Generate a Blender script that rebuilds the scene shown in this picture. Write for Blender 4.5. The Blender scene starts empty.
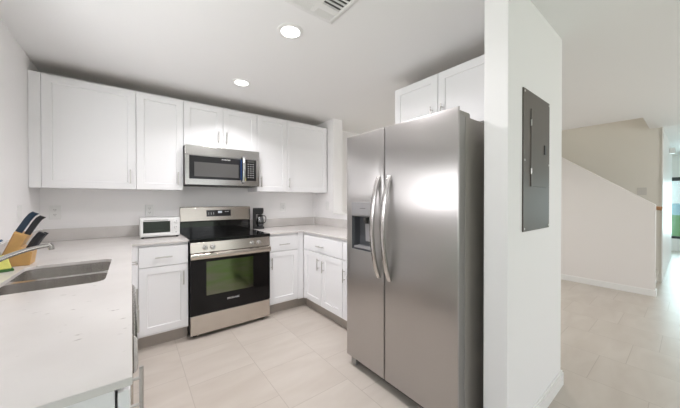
import bpy, bmesh, math, random
from mathutils import Vector, Matrix
random.seed(7)
S = bpy.context.scene
COL = S.collection
R = math.radians

# ------------------------------------------------------------------ camera
cam = bpy.data.objects.new('camera', bpy.data.cameras.new('camera'))
COL.objects.link(cam)
cam.data.sensor_width = 36.0
cam.data.lens = 14.316
cam.data.shift_y = -0.00447
cam.data.clip_start = 0.02
cam.location = (0, 0, 1.2815)
cam.rotation_euler = (R(90 - 0.3576), 0, -R(37.6048))
S.camera = cam

# ------------------------------------------------------------------ view, world, daylight
S.view_settings.view_transform = 'Standard'
S.view_settings.look = 'None'
S.view_settings.gamma = 1.0
S.view_settings.use_curve_mapping = False
S.view_settings.exposure = 0.11
try:
    S.cycles.use_denoising = True
    S.cycles.max_bounces = 14
    S.cycles.diffuse_bounces = 8
    S.cycles.glossy_bounces = 6
    S.cycles.sample_clamp_indirect = 6.0
except Exception:
    pass
world = bpy.data.worlds.new('world'); S.world = world
world.use_nodes = True
wn = world.node_tree.nodes; wl = world.node_tree.links
bg = wn['Background']
tcw = wn.new('ShaderNodeTexCoord'); sxw = wn.new('ShaderNodeSeparateXYZ'); rw = wn.new('ShaderNodeValToRGB')
rw.color_ramp.elements[0].position = 0.0; rw.color_ramp.elements[0].color = (0.90, 0.95, 0.95, 1)
rw.color_ramp.elements[1].position = 0.6; rw.color_ramp.elements[1].color = (0.55, 0.72, 0.90, 1)
wl.new(tcw.outputs['Generated'], sxw.inputs[0]); wl.new(sxw.outputs['Z'], rw.inputs['Fac']); wl.new(rw.outputs['Color'], bg.inputs['Color'])
bg.inputs['Strength'].default_value = 1.0


def area(name, loc, rot, sx, sy, power, color=(1, 1, 1), spread=180):
    L = bpy.data.lights.new(name, 'AREA'); L.shape = 'RECTANGLE'
    L.size = sx; L.size_y = sy; L.energy = power; L.color = color; L.spread = R(spread)
    o = bpy.data.objects.new(name, L); COL.objects.link(o)
    o.location = loc; o.rotation_euler = [R(a) for a in rot]
    return o


def disk(name, loc, size, power, color=(1, 1, 1), spread=150):
    L = bpy.data.lights.new(name, 'AREA'); L.shape = 'DISK'
    L.size = size; L.energy = power; L.color = color; L.spread = R(spread)
    o = bpy.data.objects.new(name, L); COL.objects.link(o)
    o.location = loc
    return o


XL0 = -0.628
# daylight at the kitchen and hall windows, plus added fill from unseen openings
area('added_fill_rear', (1.6, -3.50, 1.10), (128, 0, 0), 3.2, 2.0, 18, (1.0, 0.975, 0.985))  # added fill from an unseen patio door, tilted up to brighten the ceiling
area('added_fill_left', (XL0 + 0.03, -0.85, 1.10), (0, -128, 0), 2.0, 2.2, 6, (1.0, 0.975, 0.98))  # added fill for the column's left face and ceiling, dining door unseen
area('daylight_kitchen_window', (-0.93, 1.53, 1.76), (0, -114, 0), 0.75, 1.75, 30, (1.0, 0.975, 1.0))
area('daylight_hall_window', (10.95, -0.2, 1.05), (0, 100, 0), 1.3, 2.1, 100, (0.84, 0.95, 1.0))
area('added_fill_side', (4.6, -3.50, 1.3), (125, 0, 0), 1.6, 1.6, 50, (1.0, 0.965, 0.955))  # added fill behind the camera, its side window is unseen
# unseen fill added over the living side and upstairs, no fixtures built
for lx, ly, lz, lp in ((3.7, 1.7, 2.372, 13), (5.95, 1.6, 4.55, 11)):
    disk('added_fill_lamp', (lx, ly, lz), 0.14, lp, (1.0, 0.98, 0.96))


# ------------------------------------------------------------------ materials
def mat(name, color, rough=0.5, metal=0.0, spec=0.5, emis=None, estr=0.0, coat=0.0, vary=0.0, vscale=6.0, bump=0.0, bscale=120.0):
    m = bpy.data.materials.new(name); m.use_nodes = True
    nt = m.node_tree; N = nt.nodes; L = nt.links
    b = N['Principled BSDF']
    b.inputs['Base Color'].default_value = (*color, 1)
    b.inputs['Roughness'].default_value = rough
    b.inputs['Metallic'].default_value = metal
    b.inputs['Specular IOR Level'].default_value = spec
    b.inputs['Coat Weight'].default_value = coat
    if emis:
        b.inputs['Emission Color'].default_value = (*emis, 1)
        b.inputs['Emission Strength'].default_value = estr
    if vary > 0 or bump > 0:
        tc = N.new('ShaderNodeTexCoord')
    if vary > 0:
        n = N.new('ShaderNodeTexNoise'); n.inputs['Scale'].default_value = vscale; n.inputs['Detail'].default_value = 4
        L.new(tc.outputs['Object'], n.inputs['Vector'])
        mx = N.new('ShaderNodeMix'); mx.data_type = 'RGBA'
        mx.inputs['A'].default_value = (*[c * (1 - vary) for c in color], 1)
        mx.inputs['B'].default_value = (*[min(1, c * (1 + vary)) for c in color], 1)
        L.new(n.outputs['Fac'], mx.inputs['Factor']); L.new(mx.outputs['Result'], b.inputs['Base Color'])
    if bump > 0:
        n2 = N.new('ShaderNodeTexNoise'); n2.inputs['Scale'].default_value = bscale; n2.inputs['Detail'].default_value = 3
        L.new(tc.outputs['Object'], n2.inputs['Vector'])
        bp = N.new('ShaderNodeBump'); bp.inputs['Strength'].default_value = bump; bp.inputs['Distance'].default_value = 0.002
        L.new(n2.outputs['Fac'], bp.inputs['Height']); L.new(bp.outputs['Normal'], b.inputs['Normal'])
    return m


def steel(name, color, rough, stretch, aniso=0.0, scale=1.0, vary=0.02, arot=0.0):
    m = bpy.data.materials.new(name); m.use_nodes = True
    nt = m.node_tree; N = nt.nodes; L = nt.links
    b = N['Principled BSDF']
    b.inputs['Metallic'].default_value = 1.0
    tc = N.new('ShaderNodeTexCoord'); mp = N.new('ShaderNodeMapping')
    mp.inputs['Scale'].default_value = stretch
    n = N.new('ShaderNodeTexNoise'); n.inputs['Scale'].default_value = scale; n.inputs['Detail'].default_value = 6
    L.new(tc.outputs['Object'], mp.inputs['Vector']); L.new(mp.outputs['Vector'], n.inputs['Vector'])
    mx = N.new('ShaderNodeMix'); mx.data_type = 'RGBA'
    mx.inputs['A'].default_value = (*[c * (1 - vary) for c in color], 1)
    mx.inputs['B'].default_value = (*[min(1, c * (1 + vary)) for c in color], 1)
    L.new(n.outputs['Fac'], mx.inputs['Factor']); L.new(mx.outputs['Result'], b.inputs['Base Color'])
    mr = N.new('ShaderNodeMapRange')
    mr.inputs['To Min'].default_value = rough * 0.8; mr.inputs['To Max'].default_value = rough * 1.2
    L.new(n.outputs['Fac'], mr.inputs['Value']); L.new(mr.outputs['Result'], b.inputs['Roughness'])
    if aniso > 0:
        tg = N.new('ShaderNodeTangent'); tg.direction_type = 'RADIAL'; tg.axis = 'Z'
        b.inputs['Anisotropic'].default_value = aniso
        b.inputs['Anisotropic Rotation'].default_value = arot
        L.new(tg.outputs['Tangent'], b.inputs['Tangent'])
    return m


def glass(name, tint, amount=0.12, rough=0.02):
    m = bpy.data.materials.new(name); m.use_nodes = True
    nt = m.node_tree; N = nt.nodes; L = nt.links
    N.remove(N['Principled BSDF'])
    t = N.new('ShaderNodeBsdfTransparent'); t.inputs['Color'].default_value = (*tint, 1)
    g = N.new('ShaderNodeBsdfGlossy'); g.inputs['Roughness'].default_value = rough
    fr = N.new('ShaderNodeFresnel'); fr.inputs['IOR'].default_value = 1.45
    mp = N.new('ShaderNodeMath'); mp.operation = 'ADD'; mp.inputs[1].default_value = amount * 0.3
    L.new(fr.outputs['Fac'], mp.inputs[0])
    ms = N.new('ShaderNodeMixShader')
    L.new(mp.outputs['Value'], ms.inputs['Fac']); L.new(t.outputs['BSDF'], ms.inputs[1]); L.new(g.outputs['BSDF'], ms.inputs[2])
    L.new(ms.outputs['Shader'], N['Material Output'].inputs['Surface'])
    return m


M = {}
M['wall'] = mat('wall_paint', (0.875, 0.865, 0.865), 0.75, spec=0.25, bump=0.08, bscale=220)
M['wall_beige'] = mat('beige_wall_paint', (0.74, 0.715, 0.66), 0.75, spec=0.25, bump=0.08, bscale=220)
M['wall_knee'] = mat('knee_wall_paint', (0.82, 0.79, 0.77), 0.75, spec=0.25, bump=0.08, bscale=220)
M['ceiling'] = mat('ceiling_paint', (0.865, 0.865, 0.865), 0.85, spec=0.15, bump=0.15, bscale=160)
M['trim'] = mat('trim_paint', (0.84, 0.835, 0.82), 0.4, spec=0.4)
M['cab'] = mat('cabinet_white', (0.85, 0.85, 0.86), 0.38, spec=0.4)
M['cab_top_shade'] = mat('cabinet_top_shade', (0.30, 0.235, 0.18), 0.6)  # dark brown that puts shade into the gap above the cabinets
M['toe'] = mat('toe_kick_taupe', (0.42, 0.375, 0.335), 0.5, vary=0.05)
M['nickel'] = mat('brushed_nickel', (0.56, 0.545, 0.52), 0.32, metal=1.0)
M['faucet'] = mat('faucet_nickel', (0.42, 0.41, 0.395), 0.22, metal=1.0)
M['chrome'] = mat('chrome', (0.74, 0.74, 0.74), 0.12, metal=1.0)
M['steel_fridge'] = steel('fridge_stainless', (0.52, 0.50, 0.49), 0.34, (1.0, 1.2, 160.0), aniso=0.9, arot=0.0)
M['steel_range'] = steel('range_stainless', (0.60, 0.55, 0.50), 0.24, (1.5, 1.0, 150.0))
M['steel_mw'] = steel('microwave_stainless', (0.56, 0.545, 0.53), 0.22, (1.5, 1.0, 150.0))
M['steel_handle'] = steel('handle_stainless', (0.62, 0.60, 0.585), 0.22, (60, 60, 2.0))
M['steel_sink'] = steel('sink_stainless', (0.66, 0.64, 0.62), 0.25, (60, 4.0, 4.0))
M['fridge_side'] = mat('fridge_side_paint', (0.36, 0.335, 0.305), 0.45, vary=0.03)
M['fridge_trim'] = mat('fridge_door_edge', (0.38, 0.365, 0.35), 0.4, metal=0.4)
M['black'] = mat('black_plastic', (0.012, 0.012, 0.013), 0.35)
M['darkgap'] = mat('dark_grey_plastic', (0.05, 0.048, 0.046), 0.5)
M['black_glass'] = mat('black_ceramic_glass', (0.006, 0.006, 0.006), 0.06, spec=0.55)
M['black_door'] = mat('black_door_glass', (0.008, 0.007, 0.007), 0.07, spec=0.22)
M['mw_window'] = mat('microwave_window_mesh', (0.09, 0.088, 0.085), 0.16, spec=0.5)
M['mw_black'] = mat('microwave_black_glass', (0.016, 0.016, 0.017), 0.10)
M['dispenser_grey'] = mat('dispenser_panel_grey', (0.34, 0.335, 0.34), 0.35, metal=0.5)
M['dispenser_dark'] = mat('dispenser_cavity_grey', (0.065, 0.068, 0.075), 0.35)
M['button'] = mat('pale_button_print', (0.42, 0.42, 0.42), 0.5)
M['lettering'] = mat('silver_lettering', (0.62, 0.61, 0.60), 0.4)
M['lettering_dark'] = mat('dark_lettering', (0.10, 0.10, 0.10), 0.5)
M['screen'] = mat('lit_clock_display', (0.05, 0.05, 0.05), 0.4, emis=(0.85, 0.92, 1.0), estr=0.55)
M['lens'] = mat('lit_lamp_lens', (0.9, 0.9, 0.9), 0.5, emis=(1.0, 0.985, 0.96), estr=6.0)
M['white_plastic'] = mat('white_plastic', (0.80, 0.80, 0.79), 0.35)
M['vent_dark'] = mat('vent_throat', (0.06, 0.06, 0.06), 0.8)
M['panel_grey'] = mat('breaker_panel_grey', (0.115, 0.10, 0.085), 0.5, metal=0.0, vary=0.03)
M['wood'] = mat('bamboo_block', (0.56, 0.33, 0.12), 0.45, vary=0.15, vscale=20)
M['rail_wood'] = mat('oak_handrail', (0.42, 0.22, 0.10), 0.4, vary=0.15, vscale=14)
M['navy'] = mat('navy_handle_plastic', (0.013, 0.034, 0.065), 0.3)
M['knife_black'] = mat('black_handle_plastic', (0.016, 0.017, 0.022), 0.3)
M['blade'] = mat('knife_blade_steel', (0.55, 0.55, 0.55), 0.25, metal=1.0)
M['plate_grey'] = mat('pale_grey_plastic', (0.60, 0.58, 0.55), 0.5)
M['yellow'] = mat('yellow_sponge', (0.74, 0.72, 0.20), 0.9, bump=0.6, bscale=260, vary=0.08, vscale=90)
M['green'] = mat('green_scour_pad', (0.06, 0.16, 0.05), 0.95, bump=0.6, bscale=300)
M['blue'] = mat('blue_brush_plastic', (0.03, 0.10, 0.20), 0.35)
M['film'] = mat('blue_protective_film', (0.012, 0.03, 0.09), 0.18)
M['tag_yellow'] = mat('yellow_tag', (0.72, 0.58, 0.06), 0.6)
M['carpet'] = mat('stair_carpet', (0.60, 0.57, 0.52), 0.95, bump=0.5, bscale=200)
M['coffee_glass'] = glass('carafe_glass', (0.38, 0.41, 0.48), 0.6)
M['toaster_glass'] = glass('toaster_door_glass', (0.55, 0.56, 0.55), 0.0)
M['pane'] = glass('window_glass', (0.86, 0.95, 0.95), 0.15)
M['lawn'] = mat('lawn_grass', (0.16, 0.36, 0.07), 0.95, vary=0.3, vscale=3)
M['water'] = mat('lagoon_fence_aqua', (0.36, 0.56, 0.55), 0.6)
M['dark_frame'] = mat('dark_bronze_frame', (0.03, 0.035, 0.04), 0.4)
M['interior_grey'] = mat('toaster_inner_steel', (0.42, 0.42, 0.40), 0.4, metal=0.6)

# low reflective coating of the oven's inner pane, seen green by reflection
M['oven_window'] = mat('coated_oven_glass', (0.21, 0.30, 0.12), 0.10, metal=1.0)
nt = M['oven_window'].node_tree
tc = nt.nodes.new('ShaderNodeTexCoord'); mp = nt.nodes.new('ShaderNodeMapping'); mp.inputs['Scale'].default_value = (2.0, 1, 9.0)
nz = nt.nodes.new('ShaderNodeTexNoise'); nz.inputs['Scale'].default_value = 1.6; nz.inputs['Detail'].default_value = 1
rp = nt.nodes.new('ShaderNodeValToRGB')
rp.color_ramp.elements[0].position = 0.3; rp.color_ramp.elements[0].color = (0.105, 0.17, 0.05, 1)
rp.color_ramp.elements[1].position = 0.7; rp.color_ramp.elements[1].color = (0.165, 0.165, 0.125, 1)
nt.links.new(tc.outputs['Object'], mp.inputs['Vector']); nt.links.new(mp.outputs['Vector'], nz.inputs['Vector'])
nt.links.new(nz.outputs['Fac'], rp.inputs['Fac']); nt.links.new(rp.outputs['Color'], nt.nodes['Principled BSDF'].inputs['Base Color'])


def make_tile():
    m = bpy.data.materials.new('beige_porcelain_tile'); m.use_nodes = True
    nt = m.node_tree; N = nt.nodes; L = nt.links; b = N['Principled BSDF']

    def math_(op, a, c=None, d=None):
        n = N.new('ShaderNodeMath'); n.operation = op
        for i, v in enumerate((a, c, d)):
            if v is None: continue
            if isinstance(v, (int, float)): n.inputs[i].default_value = v
            else: L.new(v, n.inputs[i])
        return n.outputs[0]
    tc = N.new('ShaderNodeTexCoord'); sp = N.new('ShaderNodeSeparateXYZ')
    L.new(tc.outputs['Object'], sp.inputs[0])
    u = math_('DIVIDE', math_('SUBTRACT', sp.outputs['X'], 0.305), 0.4555)
    col = math_('FLOOR', u)
    v = math_('DIVIDE', math_('ADD', math_('SUBTRACT', sp.outputs['Y'], 1.637), math_('MULTIPLY', col, 0.148)), 0.445)
    row = math_('FLOOR', v)
    fu = math_('FRACT', u); fv = math_('FRACT', v)
    du = math_('MINIMUM', fu, math_('SUBTRACT', 1.0, fu)); dv = math_('MINIMUM', fv, math_('SUBTRACT', 1.0, fv))
    d = math_('MINIMUM', du, dv)
    gr = math_('LESS_THAN', d, 0.0045)
    cb = N.new('ShaderNodeCombineXYZ'); L.new(col, cb.inputs[0]); L.new(row, cb.inputs[1])
    wn_ = N.new('ShaderNodeTexWhiteNoise'); wn_.noise_dimensions = '3D'; L.new(cb.outputs[0], wn_.inputs['Vector'])
    # veined clouds, a fresh piece of pattern on every tile
    off = N.new('ShaderNodeVectorMath'); off.operation = 'MULTIPLY'; off.inputs[1].default_value = (7, 7, 7)
    L.new(wn_.outputs['Color'], off.inputs[0])
    ad = N.new('ShaderNodeVectorMath'); ad.operation = 'ADD'
    L.new(tc.outputs['Object'], ad.inputs[0]); L.new(off.outputs[0], ad.inputs[1])
    mp = N.new('ShaderNodeMapping'); mp.inputs['Rotation'].default_value = (0, 0, R(28)); mp.inputs['Scale'].default_value = (1.3, 4.2, 1)
    L.new(ad.outputs[0], mp.inputs['Vector'])
    n1 = N.new('ShaderNodeTexNoise'); n1.inputs['Scale'].default_value = 1.7; n1.inputs['Detail'].default_value = 5; n1.inputs['Distortion'].default_value = 0.6
    L.new(mp.outputs['Vector'], n1.inputs['Vector'])
    rp = N.new('ShaderNodeValToRGB')
    e = rp.color_ramp.elements
    e[0].position = 0.30; e[0].color = (0.525, 0.47, 0.415, 1)
    e[1].position = 0.68; e[1].color = (0.585, 0.535, 0.48, 1)
    L.new(n1.outputs['Fac'], rp.inputs['Fac'])
    mx = N.new('ShaderNodeMix'); mx.data_type = 'RGBA'
    L.new(gr, mx.inputs['Factor']); L.new(rp.outputs['Color'], mx.inputs['A']); mx.inputs['B'].default_value = (0.44, 0.39, 0.34, 1)
    L.new(mx.outputs['Result'], b.inputs['Base Color'])
    b.inputs['Roughness'].default_value = 0.32
    b.inputs['Specular IOR Level'].default_value = 0.4
    return m


M['tile'] = make_tile()


def make_quartz():
    m = bpy.data.materials.new('white_quartz'); m.use_nodes = True
    nt = m.node_tree; N = nt.nodes; L = nt.links; b = N['Principled BSDF']
    tc = N.new('ShaderNodeTexCoord')
    mp = N.new('ShaderNodeMapping'); mp.inputs['Rotation'].default_value = (0, 0, R(-20)); mp.inputs['Scale'].default_value = (30, 44, 34)
    L.new(tc.outputs['Object'], mp.inputs['Vector'])
    n1 = N.new('ShaderNodeTexNoise'); n1.inputs['Scale'].default_value = 1.0; n1.inputs['Detail'].default_value = 2
    L.new(mp.outputs['Vector'], n1.inputs['Vector'])
    r1 = N.new('ShaderNodeValToRGB'); r1.color_ramp.elements[0].position = 0.70; r1.color_ramp.elements[1].position = 0.80
    L.new(n1.outputs['Fac'], r1.inputs['Fac'])
    n2 = N.new('ShaderNodeTexNoise'); n2.inputs['Scale'].default_value = 3.0; n2.inputs['Detail'].default_value = 6
    L.new(tc.outputs['Object'], n2.inputs['Vector'])
    r2 = N.new('ShaderNodeValToRGB')
    r2.color_ramp.elements[0].position = 0.35; r2.color_ramp.elements[0].color = (0.63, 0.602, 0.58, 1)
    r2.color_ramp.elements[1].position = 0.65; r2.color_ramp.elements[1].color = (0.69, 0.665, 0.645, 1)
    L.new(n2.outputs['Fac'], r2.inputs['Fac'])
    mx = N.new('ShaderNodeMix'); mx.data_type = 'RGBA'
    L.new(r1.outputs['Color'], mx.inputs['Factor']); L.new(r2.outputs['Color'], mx.inputs['A']); mx.inputs['B'].default_value = (0.42, 0.395, 0.37, 1)
    L.new(mx.outputs['Result'], b.inputs['Base Color'])
    b.inputs['Roughness'].default_value = 0.22
    b.inputs['Specular IOR Level'].default_value = 0.45
    return m


M['quartz'] = make_quartz()

# ------------------------------------------------------------------ helpers
OFF = {}


class MB:
    """Collects geometry, then links it as one mesh object."""

    def __init__(self, T=None):
        self.bm = bmesh.new(); self.T = T

    def _v(self, p):
        p = Vector(p)
        if self.T is not None: p = self.T @ p
        return self.bm.verts.new(p)

    def box(self, x0, x1, y0, y1, z0, z1):
        v = [self._v(p) for p in ((x0, y0, z0), (x1, y0, z0), (x1, y1, z0), (x0, y1, z0), (x0, y0, z1), (x1, y0, z1), (x1, y1, z1), (x0, y1, z1))]
        for f in ((0, 3, 2, 1), (4, 5, 6, 7), (0, 1, 5, 4), (1, 2, 6, 5), (2, 3, 7, 6), (3, 0, 4, 7)):
            self.bm.faces.new([v[i] for i in f])
        return self

    def loft(self, rings, cap0=True, cap1=True, closed=True):
        rs = [[self._v(p) for p in r] for r in rings]
        n = len(rs[0])
        for a, b in zip(rs, rs[1:]):
            for i in range(n if closed else n - 1):
                j = (i + 1) % n
                self.bm.faces.new((a[i], a[j], b[j], b[i]))
        if cap0: self.bm.faces.new(list(reversed(rs[0])))
        if cap1: self.bm.faces.new(rs[-1])
        return self

    def tube(self, pts, r, n=12, caps=True):
        pts = [Vector(p) for p in pts]
        rr = r if isinstance(r, (list, tuple)) else [r] * len(pts)
        rings = []; up = None
        for i, p in enumerate(pts):
            t = (pts[min(i + 1, len(pts) - 1)] - pts[max(i - 1, 0)]).normalized()
            if up is None:
                up = Vector((0, 0, 1)) if abs(t.z) < 0.9 else Vector((1, 0, 0))
            s = t.cross(up).normalized(); up = s.cross(t).normalized()
            rings.append([p + (s * math.cos(2 * math.pi * k / n) + up * math.sin(2 * math.pi * k / n)) * rr[i] for k in range(n)])
        return self.loft(rings, caps, caps)

    def strap(self, pts, w, d, side, caps=True):
        """a rounded flat bar swept along pts; side = width direction"""
        pts = [Vector(p) for p in pts]; side = Vector(side).normalized(); rings = []
        for i, p in enumerate(pts):
            t = (pts[min(i + 1, len(pts) - 1)] - pts[max(i - 1, 0)]).normalized()
            nrm = t.cross(side).normalized()
            ring = []
            for k in range(12):
                a = 2 * math.pi * k / 12
                ca, sa = math.cos(a), math.sin(a)
                ring.append(p + side * (math.copysign(abs(ca) ** 0.6, ca) * w / 2) + nrm * (math.copysign(abs(sa) ** 0.6, sa) * d / 2))
            rings.append(ring)
        return self.loft(rings, caps, caps)

    def lathe(self, prof, c, n=24, axis='Z', cap0=True, cap1=True):
        c = Vector(c); rings = []
        for r, h in prof:
            ring = []
            for k in range(n):
                a = 2 * math.pi * k / n
                if axis == 'Z': q = Vector((r * math.cos(a), r * math.sin(a), h))
                elif axis == 'Y': q = Vector((r * math.cos(a), h, -r * math.sin(a)))
                else: q = Vector((h, r * math.cos(a), r * math.sin(a)))
                ring.append(c + q)
            rings.append(ring)
        return self.loft(rings, cap0, cap1)

    def prism(self, poly, axis, a0, a1):
        def P(p, a):
            if axis == 'Y': return (p[0], a, p[1])
            if axis == 'X': return (a, p[0], p[1])
            return (p[0], p[1], a)
        return self.loft([[P(p, a0) for p in poly], [P(p, a1) for p in poly]])

    def slab(self, outer, holes, z0, z1):
        """flat plate with holes"""
        for zz in (z0, z1):
            es = []
            for loop in [outer] + holes:
                vs = [self._v((x, y, zz)) for x, y in loop]
                es += [self.bm.edges.new((vs[i], vs[(i + 1) % len(vs)])) for i in range(len(vs))]
            bmesh.ops.triangle_fill(self.bm, edges=es, use_beauty=True, use_dissolve=False, normal=(0, 0, 1))
        for loop in [outer] + holes:
            n = len(loop)
            for i in range(n):
                a, b_ = loop[i], loop[(i + 1) % n]
                self.bm.faces.new([self._v((a[0], a[1], z0)), self._v((b_[0], b_[1], z0)), self._v((b_[0], b_[1], z1)), self._v((a[0], a[1], z1))])
        bmesh.ops.remove_doubles(self.bm, verts=self.bm.verts, dist=1e-5)
        return self

    def build(self, name, material, parent=None, bevel=0.0, seg=2, smooth=False, kind=None, origin=None, recalc=True):
        bm = self.bm
        if recalc: bmesh.ops.recalc_face_normals(bm, faces=bm.faces)
        local = parent is not None and OFF.get(parent.name) == 'local'
        if parent is not None:
            off = Vector((0, 0, 0)) if local else OFF[parent.name]
        elif origin is not None:
            off = Vector(origin)
        else:
            xs = [v.co for v in bm.verts]
            off = Vector(((min(c.x for c in xs) + max(c.x for c in xs)) / 2, (min(c.y for c in xs) + max(c.y for c in xs)) / 2, min(c.z for c in xs)))
        for v in bm.verts: v.co -= off
        me = bpy.data.meshes.new(name); bm.to_mesh(me); bm.free()
        me.materials.append(material)
        if smooth:
            for p in me.polygons: p.use_smooth = True
        o = bpy.data.objects.new(name, me); COL.objects.link(o)
        if parent is not None:
            o.parent = parent; OFF[o.name] = 'local' if local else off
        else:
            o.location = off; OFF[o.name] = off
        if bevel > 0:
            md = o.modifiers.new('bevel', 'BEVEL'); md.width = bevel; md.segments = seg; md.limit_method = 'ANGLE'; md.angle_limit = R(40)
            md.harden_normals = False
        if smooth:
            try:
                md = o.modifiers.new('edges', 'EDGE_SPLIT'); md.split_angle = R(40)
            except Exception:
                pass
        if kind: o['kind'] = kind
        return o


def thing(name, label, cat, loc, rotz=0.0, group=None, local=False):
    o = bpy.data.objects.new(name, None); COL.objects.link(o)
    o.location = loc; o.rotation_euler = (0, 0, R(rotz)); o.empty_display_size = 0.05
    o['label'] = label; o['category'] = cat
    if group: o['group'] = group
    OFF[o.name] = 'local' if local else Vector(loc)
    return o


def tag(o, label, cat, group=None):
    o['label'] = label; o['category'] = cat
    if group: o['group'] = group
    return o


def struct(name, mb, m, bevel=0.0, origin=None):
    return mb.build(name, m, None, bevel=bevel, kind='structure', origin=origin)


def txt(name, body, size, m, parent, loc, rot, extrude=0.0004):
    cu = bpy.data.curves.new(name, 'FONT'); cu.body = body; cu.size = size; cu.extrude = extrude
    cu.align_x = 'CENTER'; cu.align_y = 'CENTER'
    tmp = bpy.data.objects.new(name, cu); COL.objects.link(tmp); cu.materials.append(m)
    bpy.context.view_layer.update()
    me = bpy.data.meshes.new_from_object(tmp.evaluated_get(bpy.context.evaluated_depsgraph_get()))
    bpy.data.objects.remove(tmp)
    o = bpy.data.objects.new(name, me); COL.objects.link(o)
    o.parent = parent
    off = OFF[parent.name]
    o.location = Vector(loc) - (Vector((0, 0, 0)) if off == 'local' else off)
    o.rotation_euler = [R(a) for a in rot]
    return o


def rrect(x0, x1, y0, y1, r, n=6):
    out = []
    for cx, cy, a0 in ((x1 - r, y1 - r, 0), (x0 + r, y1 - r, 90), (x0 + r, y0 + r, 180), (x1 - r, y0 + r, 270)):
        for k in range(n + 1):
            a = R(a0 + 90 * k / n); out.append((cx + r * math.cos(a), cy + r * math.sin(a)))
    return out


# face frames: map (a = along the front, d = depth behind the front, z)
def face_map(facing, plane):
    if facing == '-Y': return lambda a, d, z: (a, plane + d, z)
    if facing == '-X': return lambda a, d, z: (plane + d, a, z)
    if facing == '+X': return lambda a, d, z: (plane - d, a, z)


def fbox(mb, fm, a0, a1, d0, d1, z0, z1):
    p = fm(a0, d0, z0); q = fm(a1, d1, z1)
    return mb.box(min(p[0], q[0]), max(p[0], q[0]), min(p[1], q[1]), max(p[1], q[1]), z0, z1)


def shaker(fm, a0, a1, z0, z1, th=0.02, w=0.058):
    mb = MB()
    def ring(i, d): return [fm(a0 + i, d, z0 + i), fm(a1 - i, d, z0 + i), fm(a1 - i, d, z1 - i), fm(a0 + i, d, z1 - i)]
    mb.loft([ring(0, th), ring(0, 0.0015), ring(0.0015, 0), ring(w, 0), ring(w + 0.003, 0.008)], True, True)
    return mb


def slabfront(fm, a0, a1, z0, z1, th=0.02):
    mb = MB()
    def ring(i, d): return [fm(a0 + i, d, z0 + i), fm(a1 - i, d, z0 + i), fm(a1 - i, d, z1 - i), fm(a0 + i, d, z1 - i)]
    mb.loft([ring(0, th), ring(0, 0.0015), ring(0.0015, 0)], True, True)
    return mb


def pull(fm, parent, a, z, vertical=True, length=0.125, inset=0.022, off=0.03):
    """bar pull with two posts"""
    mb = MB(); h = length / 2; po = h - inset
    if vertical:
        mb.tube([fm(a, -off, z - h), fm(a, -off, z + h)], 0.0055, 10)
        for s in (-po, po): mb.tube([fm(a, 0.001, z + s), fm(a, -off, z + s)], 0.0042, 8)
    else:
        mb.tube([fm(a - h, -off, z), fm(a + h, -off, z)], 0.0055, 10)
        for s in (-po, po): mb.tube([fm(a + s, 0.001, z), fm(a + s, -off, z)], 0.0042, 8)
    return mb.build('handle', M['nickel'], parent, smooth=True)


# ------------------------------------------------------------------ key planes (metres)
XL, YW, ZC = -0.628, 3.419, 2.38         # left wall, back wall, ceiling
XR, XR2 = 2.176, 2.335                   # right wall of the kitchen
YU = 3.094                               # front of the wall cabinets
YB = 2.794                               # front of the base cabinets on the back wall
XB = 1.607                               # front of the base cabinets on the right wall
ZT, SL = 0.914, 0.018                    # worktop height and thickness

# ================================================================== THE SETTING
struct('floor', MB().box(-0.80, 11.2, -3.75, 3.60, -0.10, 0.0), M['tile'], origin=(0, 0, 0))
c = MB()
c.box(-0.80, 5.45, -3.75, 3.60, ZC, ZC + 0.12)
c.box(5.45, 6.42, -3.75, 0.40, ZC, ZC + 0.12)
c.box(6.42, 11.2, -3.75, 0.40, ZC, ZC + 0.12); c.box(6.52, 11.2, 0.40, 3.60, ZC, ZC + 0.12)
struct('ceiling', c, M['ceiling'])
# left wall with the window over the sink (just outside the picture)
w = MB()
w.box(XL - 0.14, XL, 2.44, 3.60, 0, ZC); w.box(XL - 0.14, XL, 0.35, 0.62, 0, ZC); w.box(XL - 0.14, XL, -3.75, -2.05, 0, ZC); w.box(XL - 0.14, XL, -2.05, 0.35, 2.15, ZC)
w.box(XL - 0.14, XL, 0.62, 2.44, 0, 1.36); w.box(XL - 0.14, XL, 0.62, 2.44, 2.16, ZC)
struct('wall_left', w, M['wall'])
w = MB()
w.box(XL - 0.12, XL - 0.08, 0.62, 2.44, 1.36, 1.40); w.box(XL - 0.12, XL - 0.08, 0.62, 2.44, 2.12, 2.16); w.box(XL - 0.12, XL - 0.08, 0.62, 0.66, 1.40, 2.12)
w.box(XL - 0.12, XL - 0.08, 2.40, 2.44, 1.40, 2.12); w.box(XL - 0.12, XL - 0.08, 0.66, 2.40, 1.74, 1.78)
struct('window_1', w, M['trim'])
struct('wall_back', MB().box(-0.80, 6.42, YW, YW + 0.15, 0, ZC), M['wall'])
# right kitchen wall: full height behind the refrigerator, low under the pass-through, full stub at the corner
w = MB()
w.box(XR, XR2, 0.66, 1.67, 0, ZC)
w.box(XR, XR2, 1.67, 2.975, 0, 1.075)
w.box(XR, XR2, 2.975, YW, 0, ZC)
struct('wall_right', w, M['wall'])
struct('trim_1', MB().box(XR - 0.012, XR2 + 0.012, 1.67, 2.975, 1.0752, 1.092), M['trim'], bevel=0.003)
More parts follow.
